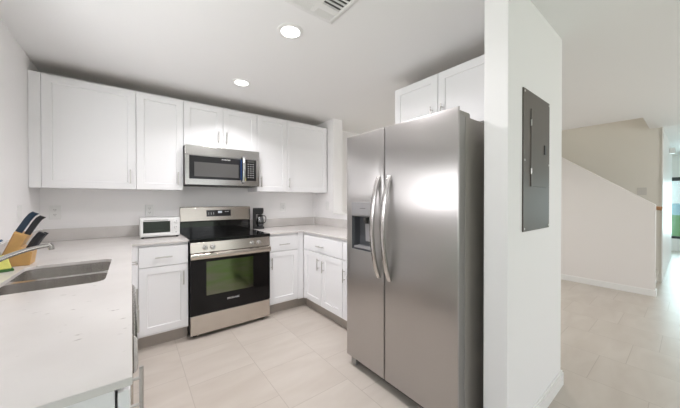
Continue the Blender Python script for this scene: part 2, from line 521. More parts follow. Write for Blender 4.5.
# short wall that ends the refrigerator bay
struct('wall_bay', MB().box(1.454, 2.347, 0.545, 0.66, 0, ZC), M['wall'], bevel=0.004)
b = MB()
b.prism([(1.440, 0.531), (2.361, 0.531), (2.361, 0.674), (2.347, 0.674), (2.347, 0.545), (1.454, 0.545), (1.454, 0.66), (1.440, 0.66)], 'Z', 0, 0.085)
b.prism([(1.445, 0.536), (2.356, 0.536), (2.356, 0.674), (2.347, 0.674), (2.347, 0.545), (1.454, 0.545), (1.454, 0.66), (1.445, 0.66)], 'Z', 0.085, 0.10)
struct('baseboard_bay', b, M['trim'], bevel=0.002)
# rear wall behind camera, patio door and side window added for the light
w = MB()
w.box(-0.80, 0.0, -3.72, -3.58, 0, ZC); w.box(0.0, 3.2, -3.72, -3.58, 2.15, ZC); w.box(3.2, 3.8, -3.72, -3.58, 0, ZC)
w.box(3.8, 5.4, -3.72, -3.58, 0, 0.5); w.box(3.8, 5.4, -3.72, -3.58, 2.1, ZC); w.box(5.4, 11.2, -3.72, -3.58, 0, ZC)
struct('wall_rear', w, M['wall'])
d = MB()
for x in (0.0, 1.56, 3.14): d.box(x, x + 0.06, -3.68, -3.62, 0, 2.15)
d.box(0, 3.2, -3.68, -3.62, 0, 0.06); d.box(0, 3.2, -3.68, -3.62, 2.09, 2.15)
struct('added_door_1', d, M['dark_frame'])  # unseen patio door frame, added for light and reflections
d = MB()
for y in (-2.05, -0.87, 0.29): d.box(XL - 0.09, XL - 0.04, y, y + 0.06, 0, 2.15)
d.box(XL - 0.09, XL - 0.04, -2.05, 0.35, 0, 0.06); d.box(XL - 0.09, XL - 0.04, -2.05, 0.35, 2.09, 2.15)
struct('added_door_2', d, M['dark_frame'])  # unseen dining door frame, added with its fill lamp
# stairwell: knee wall rising to the far end, tall side wall, block beside the hall
YN = 0.285
k = MB()
k.prism([(YN, 0), (YN, 1.208), (1.84, ZC), (3.41, ZC), (3.41, 0)], 'X', 5.45, 5.565)
struct('wall_stair_knee', k, M['wall_knee'])
b = MB()
b.prism([(5.437, YN - 0.013), (5.578, YN - 0.013), (5.578, YN + 0.05), (5.565, YN + 0.05), (5.565, YN), (5.45, YN), (5.45, 3.41), (5.437, 3.41)], 'Z', 0, 0.085)
struct('baseboard_stair', b, M['trim'], bevel=0.002)
w = MB()
w.box(6.42, 9.5, 0.275, 3.60, 0, ZC)
w.box(6.42, 6.55, 0.275, 3.60, ZC, 4.6)
w.box(5.33, 5.45, 0.28, 3.60, ZC + 0.125, 4.6)
w.box(5.33, 6.55, 0.28, 0.40, ZC + 0.125, 4.6)
w.box(5.33, 6.55, 3.419, 3.60, ZC, 4.6)
w.box(5.33, 6.55, 0.28, 3.60, 4.6, 4.7)
struct('wall_hall', w, M['wall_beige'])
b = MB()
b.box(6.407, 9.513, 0.262, 0.275, 0, 0.085); b.box(9.5, 9.513, 0.275, 3.3, 0, 0.085)
struct('baseboard_hall', b, M['trim'])
struct('trim_3', MB().box(6.405, 9.512, 0.262, 0.2748, 0.0852, ZC), M['trim'])
w = MB()
w.box(10.7, 10.85, -3.75, -1.3, 0, ZC); w.box(10.7, 10.85, 0.9, 3.60, 0, ZC)
w.box(10.7, 10.85, -1.3, 0.9, 0, 0.30); w.box(10.7, 10.85, -1.3, 0.9, 1.83, ZC)
struct('wall_far', w, M['wall'])
d = MB()
for y in (-1.3, -0.24, 0.85): d.box(10.75, 10.79, y, y + 0.05, 0.30, 1.83)
d.box(10.75, 10.79, -1.3, 0.9, 0.30, 0.36); d.box(10.75, 10.79, -1.3, 0.9, 1.74, 1.83)
struct('window_2', d, M['dark_frame'])
struct('window_3', MB().box(10.768, 10.772, -1.25, 0.85, 0.36, 1.74), M['pane'])
# ground outside
struct('lawn', MB().box(-30, 42, -40, 30, -0.35, -0.25), M['lawn'])
struct('lake', MB().box(42, 160, -120, 120, -0.38, -0.28), M['water'])

# stairs behind the knee wall
t = thing('staircase', 'carpeted stair flight climbing behind the sloped knee wall', 'stairs', (5.99, 0.36, 0))
for i in range(7):
    y0 = 0.318 + 0.25 * i
    s = MB().box(5.566, 6.419, y0, y0 + 0.27, 0.0 if i == 0 else 0.188 * i - 0.05, 0.188 * (i + 1) - 0.03)
    s.build('step', M['trim'], t)
    MB().box(5.566, 6.419, y0 - 0.025, y0 + 0.26, 0.188 * (i + 1) - 0.03, 0.188 * (i + 1)).build('tread', M['carpet'], t, bevel=0.008)
t = thing('handrail', 'brown wooden stair handrail end showing past the knee wall', 'handrail', (5.63, 0.27, 1.18))
dy, dz = 1.3, 0.985
MB().strap([(5.635, 0.235, 1.155), (5.635, 0.30, 1.165), (5.635, 0.30 + dy, 1.165 + dz)], 0.05, 0.055, (1, 0, 0)).build('rail', M['rail_wood'], t, smooth=True)
for q in (0.12, 0.9):
    MB().tube([(5.566, 0.30 + q, 1.09 + q * dz / dy), (5.615, 0.30 + q, 1.10 + q * dz / dy), (5.635, 0.30 + q, 1.145 + q * dz / dy)], 0.008, 8).build('bracket', M['nickel'], t)

# blind in the kitchen window
t = thing('window_blind', 'white slatted blind in the window over the sink', 'blind', (XL - 0.03, 1.77, 1.38))
mb = MB()
for i in range(17):
    z = 1.40 + i * 0.042
    mb.loft([[(XL - 0.048, y, z - 0.004), (XL - 0.012, y, z + 0.004), (XL - 0.013, y, z + 0.0065), (XL - 0.049, y, z - 0.0015)] for y in (0.635, 2.425)])
mb.build('slats', M['white_plastic'], t)
MB().box(XL - 0.05, XL - 0.005, 0.63, 2.43, 2.12, 2.155).build('head_rail', M['white_plastic'], t, bevel=0.003)

# ================================================================== CABINETS
def wall_cabinet(label, x0, x1, z0, doors, filler=None, group='white wall cabinets on the range wall'):
    t = thing('wall_cabinet', label, 'cabinet', ((x0 + x1) / 2, (YU + YW) / 2, z0), 0, None)
    fm = face_map('-Y', YU)
    fx0 = filler[0] if filler else x0
    MB().box(x0 + 0.0006, x1 - 0.0006, YU + 0.0215, YW - 0.001, z0, 2.266).build('body', M['cab'], t, bevel=0.001)
    MB().box(x0 + 0.0006, x1 - 0.0006, YU + 0.0215, YW - 0.001, 2.2662, 2.270).build('shade_board', M['cab_top_shade'], t)  # added dark board, deepens the shadow below the ceiling by colour
    if filler:
        MB().box(filler[0], filler[1] - 0.0005, YU + 0.003, YU + 0.022, z0, 2.27).build('filler_strip', M['cab'], t, bevel=0.001)
    for a0, a1, hx in doors:
        dr = shaker(fm, a0 + 0.0018, a1 - 0.0018, z0 + 0.002, 2.266).build('door', M['cab'], t)
        pull(fm, dr, hx, z0 + 0.113)
    return t


wall_cabinet('white single-door wall cabinet touching the left wall above the knife block', -0.559, 0.033, 1.372,
             [(-0.559, 0.033, -0.008)], (XL + 0.002, -0.559))
wall_cabinet('white narrow single-door wall cabinet left of the microwave above the toaster oven', 0.033, 0.411, 1.372, [(0.033, 0.411, 0.363)])
wall_cabinet('short white two-door wall cabinet directly above the microwave', 0.411, 1.161, 1.826,
             [(0.411, 0.786, 0.738), (0.786, 1.161, 0.818)])
wall_cabinet('white narrow single-door wall cabinet right of the microwave above the coffee maker', 1.161, 1.545, 1.372, [(1.161, 1.545, 1.207)])
wall_cabinet('wide white single-door wall cabinet at the right end of the range wall', 1.545, 2.172, 1.372, [(1.545, 2.150, 1.568)])

# cabinet over the refrigerator
t = thing('wall_cabinet', 'white two-door cabinet mounted high above the stainless refrigerator', 'cabinet', (2.04, 1.18, 1.815))
fm = face_map('-X', 1.900)
MB().box(1.9215, XR - 0.001, 0.716, 1.648, 1.815, 2.266).build('body', M['cab'], t, bevel=0.001)
MB().box(1.9215, XR - 0.001, 0.716, 1.648, 2.2662, 2.270).build('shade_board', M['cab_top_shade'], t)  # same added dark board, shades the gap over this cabinet
for a0, a1, hy in ((1.2145, 1.648, 1.262), (0.716, 1.2115, 1.170)):
    dr = shaker(fm, a0 + 0.001, a1 - 0.001, 1.817, 2.266).build('door', M['cab'], t)
    pull(fm, dr, hy, 1.950)


def base_shell(t, fm, a0, a1, depth, top=ZT - SL - 0.001, split=None, toe_in=0.075):
    """open-topped carcass with face frame, toe board"""
    mb = MB(); F0, F1 = 0.021, 0.04
    fbox(mb, fm, a0 + .0005, a0 + 0.018, F1, depth, 0.115, top); fbox(mb, fm, a1 - 0.018, a1 - .0005, F1, depth, 0.115, top)
    fbox(mb, fm, a0 + 0.018, a1 - 0.018, F1, depth, 0.115, 0.133); fbox(mb, fm, a0 + 0.018, a1 - 0.018, depth - 0.012, depth, 0.133, top)
    fbox(mb, fm, a0 + .0005, a0 + 0.04, F0, F1, 0.115, top); fbox(mb, fm, a1 - 0.04, a1 - .0005, F0, F1, 0.115, top)
    fbox(mb, fm, a0 + 0.04, a1 - 0.04, F0, F1, top - 0.04, top); fbox(mb, fm, a0 + 0.04, a1 - 0.04, F0, F1, 0.115, 0.155)
    for s in (split or []): fbox(mb, fm, a0 + 0.04, a1 - 0.04, F0, F1, s - 0.02, s + 0.02)
    mb.build('body', M['cab'], t)
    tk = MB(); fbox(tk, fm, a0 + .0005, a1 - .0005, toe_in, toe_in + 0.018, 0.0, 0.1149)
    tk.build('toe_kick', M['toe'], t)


DZ0, DZ1, PZ0, PZ1 = 0.706, 0.872, 0.134, 0.699
fB = face_map('-Y', YB)
# left of the range
t = thing('base_cabinet', 'white base cabinet with drawer and door left of the range', 'cabinet', (0.22, 3.1, 0))
base_shell(t, fB, 0.040, 0.408, 0.62, split=[0.703])
d = slabfront(fB, 0.043, 0.405, DZ0, DZ1).build('drawer', M['cab'], t); pull(fB, d, 0.218, 0.783, False)
d = shaker(fB, 0.043, 0.405, PZ0, PZ1).build('door', M['cab'], t); pull(fB, d, 0.367, 0.583)
# right of the range
t = thing('base_cabinet', 'white base cabinet with drawer and door right of the range', 'cabinet', (1.38, 3.1, 0))
base_shell(t, fB, 1.178, 1.536, 0.62, split=[0.703])
d = slabfront(fB, 1.182, 1.533, DZ0, DZ1).build('drawer', M['cab'], t); pull(fB, d, 1.352, 0.779, False)
d = shaker(fB, 1.182, 1.533, PZ0, PZ1).build('door', M['cab'], t); pull(fB, d, 1.204, 0.580)
MB().box(1.5365, 1.6055, YB + 0.004, YB + 0.022, 0.115, ZT - SL - 0.001).build('filler_strip', M['cab'], t)
MB().box(1.5365, 1.683, YB + 0.075, YB + 0.093, 0.0, 0.1149).build('filler_toe_kick', M['toe'], t)
# right run
fR = face_map('-X', XB)
t = thing('base_cabinet', 'white base cabinet with wide drawer over two doors beside the corner', 'cabinet', (1.9, 2.41, 0))
base_shell(t, fR, 2.052, 2.770, 0.56, split=[0.703])
MB().box(XB + 0.004, XB + 0.022, 2.7705, YB + 0.0035, 0.115, ZT - SL - 0.001).build('filler_strip', M['cab'], t)
MB().box(XB + 0.075, XB + 0.093, 2.7705, YB + 0.0745, 0.0, 0.1149).build('filler_toe_kick', M['toe'], t)
d = slabfront(fR, 2.056, 2.766, DZ0 - 0.004, DZ1 - 0.004).build('drawer', M['cab'], t); pull(fR, d, 2.42, 0.772, False)
d = shaker(fR, 2.412, 2.766, PZ0, PZ1 - 0.006).build('door', M['cab'], t); pull(fR, d, 2.455, 0.578)
d = shaker(fR, 2.056, 2.408, PZ0, PZ1 - 0.006).build('door', M['cab'], t); pull(fR, d, 2.365, 0.568)
t = thing('base_cabinet', 'white base cabinet mostly hidden behind the refrigerator edge', 'cabinet', (1.9, 1.86, 0))
base_shell(t, fR, 1.672, 2.050, 0.56, split=[0.703])
d = slabfront(fR, 1.676, 2.046, DZ0 - 0.004, DZ1 - 0.004).build('drawer', M['cab'], t); pull(fR, d, 1.86, 0.772, False)
d = shaker(fR, 1.676, 2.046, PZ0, PZ1 - 0.006).build('door', M['cab'], t); pull(fR, d, 2.008, 0.556)
# left run, fronts face the room
fL = face_map('+X', -0.004)
t = thing('base_cabinet', 'white base cabinet with drawer and door in the left run near the corner', 'cabinet', (-0.31, 2.45, 0))
base_shell(t, fL, 2.240, 2.70, 0.61, split=[0.703])
d = slabfront(fL, 2.243, 2.697, DZ0, DZ1).build('drawer', M['cab'], t); pull(fL, d, 2.47, 0.815, False)
d = shaker(fL, 2.243, 2.697, PZ0, PZ1).build('door', M['cab'], t); pull(fL, d, 2.30, 0.60, length=0.14)
cf = MB(); cf.box(-0.030, 0.0395, YB + 0.004, YB + 0.022, 0.115, ZT - SL - 0.001); cf.box(-0.030, -0.010, 2.7005, YB + 0.004, 0.115, ZT - SL - 0.001)
cf.build('filler_strip', M['cab'], t)
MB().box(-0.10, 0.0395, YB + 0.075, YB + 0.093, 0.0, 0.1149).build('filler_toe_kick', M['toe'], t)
t = thing('sink_cabinet', 'white two-door base cabinet under the double sink', 'cabinet', (-0.31, 1.92, 0))
base_shell(t, fL, 1.582, 2.238, 0.61, top=ZT - SL - 0.007, split=[0.703])
d = slabfront(fL, 1.585, 2.235, DZ0, DZ1).build('false_front', M['cab'], t)
d = shaker(fL, 1.911, 2.235, PZ0, PZ1).build('door', M['cab'], t); pull(fL, d, 1.96, 0.60)
d = shaker(fL, 1.585, 1.908, PZ0, PZ1).build('door', M['cab'], t); pull(fL, d, 1.88, 0.60)
t = thing('dishwasher', 'stainless dishwasher under the left worktop edge', 'dishwasher', (-0.31, 1.3, 0))
MB().box(-0.60, -0.03, 0.986, 1.580, 0.10, ZT - SL - 0.002).build('body', M['darkgap'], t)
MB().box(-0.03, 0.002, 0.987, 1.579, 0.115, ZT - SL - 0.006).build('door', M['steel_range'], t, bevel=0.004)
MB().prism([(0.0022, 0.772), (0.012, 0.780), (0.014, 0.80), (0.012, 0.872), (0.006, 0.884), (0.0022, 0.884)], 'Y', 0.988, 1.578).build('control_panel', M['steel_sink'], t, bevel=0.002)
MB().box(-0.10, -0.08, 0.987, 1.579, 0.0, 0.10).build('toe_kick', M['darkgap'], t)
t = thing('base_cabinet', 'white end cabinet under the near end of the left worktop with long bar handle', 'cabinet', (-0.31, 0.87, 0))
mb = MB()
mb.box(-0.626, -0.030, 0.735, 0.752, 0.0, ZT - SL - 0.001); mb.box(-0.60, -0.045, 0.966, 0.983, 0.115, ZT - SL - 0.001)
mb.box(-0.60, -0.045, 0.752, 0.966, 0.115, 0.133); mb.box(-0.60, -0.588, 0.752, 0.966, 0.133, ZT - SL - 0.001)
mb.box(-0.049, -0.030, 0.752, 0.79, 0.115, ZT - SL - 0.001); mb.box(-0.049, -0.030, 0.945, 0.983, 0.115, ZT - SL - 0.001)
mb.build('body', M['cab'], t, bevel=0.001)
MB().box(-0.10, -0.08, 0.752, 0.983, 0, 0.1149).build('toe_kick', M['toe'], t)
fE = face_map('+X', -0.005)
d = shaker(fE, 0.737, 0.981, PZ0, DZ1).build('door', M['cab'], t)
pull(fE, d, 0.925, 0.754, length=0.132, inset=0.03, off=0.024)

# ================================================================== WORKTOPS
t = thing('countertop', 'white quartz L-shaped worktop with the sink, along the left wall', 'countertop', (-0.3, 2.0, ZT - SL))
hole = rrect(-0.455, -0.098, 1.610, 2.205, 0.05)
MB().slab([(XL + 0.001, 0.705), (0.0, 0.705), (0.0, YB - 0.012), (0.4085, YB - 0.012), (0.4085, YW - 0.001), (XL + 0.001, YW - 0.001)],
          [hole], ZT - SL, ZT).build('slab', M['quartz'], t, bevel=0.002)
MB().box(XL + 0.021, 0.4085, YW - 0.021, YW - 0.001, ZT + 0.0003, 1.020).build('backsplash', M['quartz'], t, bevel=0.0015)
MB().box(XL + 0.001, XL + 0.0208, 0.705, YW - 0.001, ZT + 0.0003, 1.020).build('backsplash', M['quartz'], t, bevel=0.0015)
t = thing('countertop', 'white quartz worktop right of the range turning the corner towards the refrigerator', 'countertop', (1.8, 2.6, ZT - SL))
MB().slab([(1.1775, YB - 0.012), (1.594, YB - 0.012), (1.594, 1.660), (XR - 0.001, 1.660), (XR - 0.001, YW - 0.001), (1.1775, YW - 0.001)],
          [], ZT - SL, ZT).build('slab', M['quartz'], t, bevel=0.002)
MB().box(1.1775, XR - 0.0215, YW - 0.021, YW - 0.001, ZT + 0.0003, 1.020).build('backsplash', M['quartz'], t, bevel=0.0015)
MB().box(XR - 0.021, XR - 0.001, 1.672, YW - 0.001, ZT + 0.0003, 1.020).build('backsplash', M['quartz'], t, bevel=0.0015)

# ================================================================== SINK AND FAUCET
t = thing('kitchen_sink', 'stainless double-bowl sink set under the left worktop', 'sink', (-0.28, 1.9, 0.70))
zs = ZT - SL - 0.0008
b1 = (-0.462, -0.092, 1.925, 2.212); b2 = (-0.462, -0.092, 1.603, 1.885)
MB().slab(rrect(-0.485, -0.070, 1.585, 2.235, 0.05), [rrect(*b1, 0.05), rrect(*b2, 0.05)], zs - 0.0035, zs).build('rim', M['steel_sink'], t)
for b in (b1, b2):
    rings = []
    for ins, z, r in ((0, zs - 0.0005, 0.05), (0.002, zs - 0.06, 0.05), (0.010, 0.735, 0.05), (0.022, 0.715, 0.055), (0.045, 0.706, 0.05), (0.11, 0.703, 0.03)):
        rings.append([(x, y, z) for x, y in rrect(b[0] + ins, b[1] - ins, b[2] + ins, b[3] - ins, r)])
    bw = MB().loft(rings, False, True).build('bowl', M['steel_sink'], t, smooth=True)
    cx, cy = (b[0] + b[1]) / 2, (b[2] + b[3]) / 2
    MB().lathe([(0.045, 0.7035), (0.043, 0.7065), (0.032, 0.7055), (0.03, 0.704)], (cx, cy, 0)).build('drain', M['chrome'], bw, smooth=True)
t = thing('faucet', 'low chrome single-spout faucet arching over the sink from the wall side', 'faucet', (-0.545, 1.72, ZT))
MB().lathe([(0.034, ZT + 0.0004), (0.034, ZT + 0.006), (0.026, ZT + 0.012), (0.025, ZT + 0.066), (0.020, ZT + 0.078), (0.001, ZT + 0.082)], (-0.545, 1.72, 0)).build('body', M['faucet'], t, smooth=True)
pts = []
p0, p1, p2, p3 = Vector((-0.530, 1.728, ZT + 0.050)), Vector((-0.455, 1.755, 1.030)), Vector((-0.385, 1.80, 1.062)), Vector((-0.305, 1.84, 1.066))
for i in range(15):
    u = i / 14
    pts.append(p0 * (1 - u) ** 3 + p1 * 3 * u * (1 - u) ** 2 + p2 * 3 * u * u * (1 - u) + p3 * u ** 3)
MB().tube(pts, [0.0105 - 0.002 * i / 14 for i in range(15)], 14).build('spout', M['faucet'], t, smooth=True)
MB().tube([p3 + Vector((-0.006, -0.003, 0.008)), p3 + Vector((0.002, 0.001, -0.004)), p3 + Vector((0.004, 0.002, -0.022))], [0.0095, 0.011, 0.010], 14).build('aerator', M['faucet'], t, smooth=True)
MB().strap([(-0.545, 1.72, ZT + 0.080), (-0.548, 1.70, ZT + 0.100), (-0.556, 1.65, ZT + 0.115), (-0.558, 1.61, ZT + 0.120)], 0.018, 0.009, (1, 0, 0)).build('lever', M['faucet'], t, smooth=True)

# ================================================================== RANGE
x0, x1 = 0.4125, 1.1735
t = thing('range', 'stainless electric range with black glass oven door between base cabinets', 'stove', ((x0 + x1) / 2, 3.08, 0))
MB().box(x0 + 0.002, x1 - 0.002, 2.778, YW - 0.002, 0.035, 0.885).build('body', M['black'], t)
for fx in (x0 + 0.05, x1 - 0.05):
    for fy in (2.83, 3.35): MB().lathe([(0.018, 0), (0.018, 0.01), (0.011, 0.012), (0.011, 0.036)], (fx, fy, 0), 12).build('foot', M['black'], t)
MB().box(x0 + 0.004, x1 - 0.004, 2.752, 2.777, 0.036, 0.214).build('storage_drawer', M['steel_range'], t, bevel=0.004)
dr = MB().box(x0 + 0.004, x1 - 0.004, 2.745, 2.777, 0.222, 0.784).build('oven_door', M['black_door'], t, bevel=0.004)
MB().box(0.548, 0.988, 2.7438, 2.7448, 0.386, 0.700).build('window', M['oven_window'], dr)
txt('lettering', 'FRIGIDAIRE', 0.023, M['lettering'], dr, (0.79, 2.7445, 0.318), (90, 0, 0))
h = MB()
h.prism([(2.7445, 0.727), (2.7445, 0.783), (2.735, 0.786), (2.722, 0.778), (2.716, 0.757), (2.722, 0.734), (2.735, 0.725)], 'X', x0 + 0.004, x1 - 0.004)
h.build('handle', M['steel_range'], dr, bevel=0.002)
MB().prism([(2.777, 0.790), (2.744, 0.790), (2.752, 0.884), (2.777, 0.884)], 'X', x0 + 0.004, x1 - 0.004).build('control_panel', M['steel_range'], t, bevel=0.002)
for kx in (0.538, 0.604, 0.975, 1.045):
    kb = MB().lathe([(0.024, 0.0), (0.024, -0.004), (0.020, -0.006), (0.0185, -0.026), (0.015, -0.029)], (kx, 2.7475, 0.834), 20, 'Y').build('knob', M['steel_handle'], t, smooth=True)
    MB().box(kx - 0.004, kx + 0.004, 2.711, 2.7185, 0.818, 0.850).build('grip', M['chrome'], kb, bevel=0.002)
ct = MB().box(x0, x1, 2.750, 3.360, 0.886, 0.916).build('cooktop', M['black_glass'], t, bevel=0.004)
rg = mat('burner_ring_print', (0.05, 0.05, 0.05), 0.25)
for bx, by, br in ((0.60, 2.93, 0.105), (0.99, 2.93, 0.09), (0.60, 3.20, 0.075), (0.99, 3.20, 0.105)):
    MB().lathe([(br, 0.9163), (br, 0.9166), (br - 0.004, 0.9166), (br - 0.004, 0.9163)], (bx, by, 0), 32, cap0=False, cap1=False).build('burner_ring', rg, ct)
bgd = MB().box(x0 + 0.001, x1 - 0.001, 3.366, YW - 0.002, 0.886, 1.040).build('backguard', M['black_glass'], t, bevel=0.003)
bs = MB().prism([(3.352, 1.038), (3.362, 1.190), (3.372, 1.197), (YW - 0.002, 1.197), (YW - 0.002, 1.030), (3.362, 1.030)], 'X', x0 + 0.001, x1 - 0.001).build('backguard_panel', M['steel_range'], t, bevel=0.003)
dp = MB().prism([(3.3538, 1.085), (3.3585, 1.157), (3.364, 1.157), (3.364, 1.085)], 'X', 0.672, 0.938).build('display_panel', M['mw_black'], bs)
MB().prism([(3.3554, 1.122), (3.3571, 1.145), (3.360, 1.145), (3.360, 1.122)], 'X', 0.795, 0.838).build('clock', M['screen'], dp)
for i in range(3):
    MB().prism([(3.3545, 1.106), (3.3563, 1.132), (3.360, 1.132), (3.360, 1.106)], 'X', 0.692 + i * 0.026, 0.698 + i * 0.026).build('button', M['button'], dp)
for bx in (0.88, 0.905): MB().prism([(3.3562, 1.133), (3.3568, 1.141), (3.360, 1.141), (3.360, 1.133)], 'X', bx - 0.009, bx + 0.009).build('button', M['button'], dp)

# ================================================================== MICROWAVE
mx0, mx1, mz0, mz1 = 0.414, 1.158, 1.428, 1.822
t = thing('microwave', 'stainless over-the-range microwave with black window under the short cabinet', 'microwave', (0.786, 3.2, mz0))
MB().box(mx0 + 0.003, mx1 - 0.003, 3.045, YW - 0.002, mz0, mz1).build('body', M['darkgap'], t, bevel=0.002)
MB().box(mx0, mx1, 3.018, 3.0445, 1.726, mz1).build('top_panel', M['steel_mw'], t, bevel=0.003)
dr = MB()
dr.loft([[(x, y, z) for x, z in ((mx0 + i, mz0 + j), (0.986, mz0 + j), (0.986, 1.7245), (mx0 + i, 1.7245))] for y, i, j in ((3.0445, 0, 0), (3.020, 0, 0), (3.018, 0.002, 0.002))])
dr = dr.build('door', M['steel_mw'], t)
MB().box(0.449, 0.966, 3.0150, 3.0180, 1.487, 1.720).build('door_glass', M['mw_black'], dr, bevel=0.001)
MB().box(0.494, 0.926, 3.0140, 3.0150, 1.512, 1.656).build('window', M['mw_window'], dr)
txt('lettering', 'FRIGIDAIRE', 0.017, M['lettering'], dr, (0.795, 3.0147, 1.697), (90, 0, 0))
hd = MB(); hx = 0.974
hp = [(hx, 3.016, 1.752), (hx, 2.992, 1.742), (hx, 2.980, 1.700), (hx, 2.976, 1.61), (hx, 2.980, 1.52), (hx, 2.992, 1.470), (hx, 3.016, 1.458)]
hd.strap(hp, 0.030, 0.014, (1, 0, 0)); hd = hd.build('handle', M['chrome'], dr, smooth=True)
MB().box(hx - 0.034, hx - 0.018, 2.992, 3.0145, 1.490, 1.715).build('protective_film', M['film'], dr, bevel=0.002)
MB().box(0.986, 1.003, 3.0080, 3.0180, 1.487, 1.520).build('paper_tag', M['tag_yellow'], dr)
cp = MB().box(0.9875, mx1, 3.018, 3.0445, mz0, 1.7245).build('control_panel', M['steel_mw'], t, bevel=0.002)
kp = MB().box(0.999, 1.122, 3.0160, 3.0180, 1.487, 1.720).build('keypad', M['mw_black'], cp)
for r in range(7):
    for q in range(3):
        MB().box(1.026 + q * 0.027, 1.040 + q * 0.027, 3.0150, 3.0160, 1.668 - r * 0.0245, 1.675 - r * 0.0245).build('button', M['button'], kp)
MB().box(1.025, 1.098, 3.0150, 3.0160, 1.693, 1.708).build('clock', M['darkgap'], kp)
MB().box(mx0 + 0.03, mx1 - 0.03, 3.06, 3.38, mz0 - 0.006, mz0 - 0.0005).build('underside_grille', M['darkgap'], t)

# ================================================================== REFRIGERATOR
FY0, FY1, FS, FX = 0.731, 1.641, 1.2455, 1.330
t = thing('refrigerator', 'tall stainless side-by-side refrigerator with ice dispenser in front of the bay', 'refrigerator', (1.75, (FY0 + FY1) / 2, 0))
MB().box(1.412, 2.165, FY0 + 0.004, FY1 - 0.004, 0.03, 1.724).build('body', M['fridge_side'], t, bevel=0.004)
MB().box(1.395, 1.430, FY0 + 0.01, FY1 - 0.012, 0.012, 0.072).build('kick_plate', M['darkgap'], t, bevel=0.002)
MB().box(1.362, 1.394, FY1 - 0.075, FY1 - 0.02, 0.0, 0.068).build('front_foot', M['fridge_trim'], t, bevel=0.004)
MB().box(1.362, 1.394, FY0 + 0.02, FY0 + 0.075, 0.0, 0.068).build('front_foot', M['fridge_trim'], t, bevel=0.004)
for yy in (FY0 + 0.03, FY1 - 0.07): MB().box(2.08, 2.12, yy, yy + 0.04, 0.0, 0.0305).build('rear_foot', M['black'], t)
# near door
nd = MB()
def dring(x, i, y0, y1): return [(x, y0 + i, 0.075 + i), (x, y1 - i, 0.075 + i), (x, y1 - i, 1.762 - i), (x, y0 + i, 1.762 - i)]
nd.loft([dring(1.343, 0, FY0, FS - 0.004), dring(1.338, 0, FY0, FS - 0.004), dring(1.3325, 0.0025, FY0, FS - 0.004), dring(FX, 0.008, FY0, FS - 0.004)])
nd = nd.build('refrigerator_door', M['steel_fridge'], t, smooth=True)
MB().box(1.3432, 1.404, FY0 + 0.001, FS - 0.005, 0.078, 1.724).build('door_edge', M['fridge_trim'], nd, bevel=0.003)
MB().box(1.4042, 1.4118, FY0 + 0.012, FS - 0.015, 0.09, 1.715).build('gasket', M['darkgap'], nd)
# far door, opened for the dispenser
hy0, hy1, hz0, hz1 = 1.338, 1.578, 0.908, 1.262
fd = MB(); ya, yb = FS + 0.004, FY1
def rect(x, y0, y1, z0, z1): return [(x, y0, z0), (x, y1, z0), (x, y1, z1), (x, y0, z1)]
H0 = rect(1.343, hy0, hy1, hz0, hz1)
fd.loft([H0, dring(1.343, 0, ya, yb), dring(1.338, 0, ya, yb), dring(1.3325, 0.0025, ya, yb), dring(FX, 0.008, ya, yb), rect(FX, hy0, hy1, hz0, hz1), H0], False, False)
bmesh.ops.remove_doubles(fd.bm, verts=fd.bm.verts, dist=1e-5)
fd = fd.build('freezer_door', M['steel_fridge'], t, smooth=True)
sh = MB()
sh.loft([rect(1.404, ya + 0.001, yb - 0.001, 0.078, 1.724), rect(1.3432, ya + 0.001, yb - 0.001, 0.078, 1.724), rect(1.3432, hy0, hy1, hz0, hz1), rect(1.398, hy0 + 0.006, hy1 - 0.006, hz0 + 0.01, hz1)], True, True)
sh.build('door_edge', M['fridge_trim'], fd)
MB().box(1.4042, 1.4118, ya + 0.015, yb - 0.012, 0.09, 1.715).build('gasket', M['darkgap'], fd)
# dispenser lining
ds = MB()
ds.loft([rect(1.3302, hy0 + 0.001, hy1 - 0.001, hz0 + 0.001, 1.158), rect(1.350, hy0 + 0.010, hy1 - 0.010, hz0 + 0.012, 1.152), rect(1.394, hy0 + 0.018, hy1 - 0.018, hz0 + 0.03, 1.15)], False, True)
ds = ds.build('dispenser', M['dispenser_dark'], fd)
pnl = MB().prism([(1.3315, 1.156), (1.3270, 1.166), (1.3270, 1.258), (1.3315, 1.2615), (1.392, 1.2615), (1.392, 1.156)], 'Y', hy0 + 0.001, hy1 - 0.001).build('dispenser_panel', M['dispenser_grey'], fd)
MB().box(1.3262, 1.3272, 1.425, 1.485, 1.213, 1.218).build('panel_print', M['lettering_dark'], fd)
MB().tube([(1.362, 1.455, 1.155), (1.362, 1.455, 1.125), (1.366, 1.455, 1.105)], [0.022, 0.02, 0.012], 12).build('nozzle', M['darkgap'], fd, smooth=True)
MB().loft([[(1.372, 1.425, 1.10), (1.372, 1.475, 1.10), (1.379, 1.475, 1.10), (1.379, 1.425, 1.10)], [(1.382, 1.420, 0.97), (1.382, 1.480, 0.97), (1.388, 1.480, 0.97), (1.388, 1.420, 0.97)]]).build('paddle', M['dispenser_grey'], fd)
MB().box(1.334, 1.388, hy0 + 0.02, hy1 - 0.02, hz0 + 0.012, hz0 + 0.026).build('drip_tray', M['dispenser_grey'], fd, bevel=0.002)
for dd, hy in ((fd, 1.293), (nd, 1.196)):
    p = []
    for i in range(17):
        u = i / 16; z = 1.432 - u * (1.432 - 0.752)
        p.append((FX - 0.002 - 0.066 * math.sin(math.pi * min(1, max(0, u))) ** 0.75, hy, z))
    MB().strap(p, 0.036, 0.020, (0, 1, 0)).build('handle', M['steel_handle'], dd, smooth=True)
for yy in (FY0 + 0.012, FY1 - 0.095):
    MB().prism([(1.358, 1.7245), (1.358, 1.745), (1.37, 1.752), (1.465, 1.752), (1.475, 1.745), (1.475, 1.7245)], 'Y', yy, yy + 0.083).build('hinge_cover', M['fridge_side'], t, bevel=0.003)

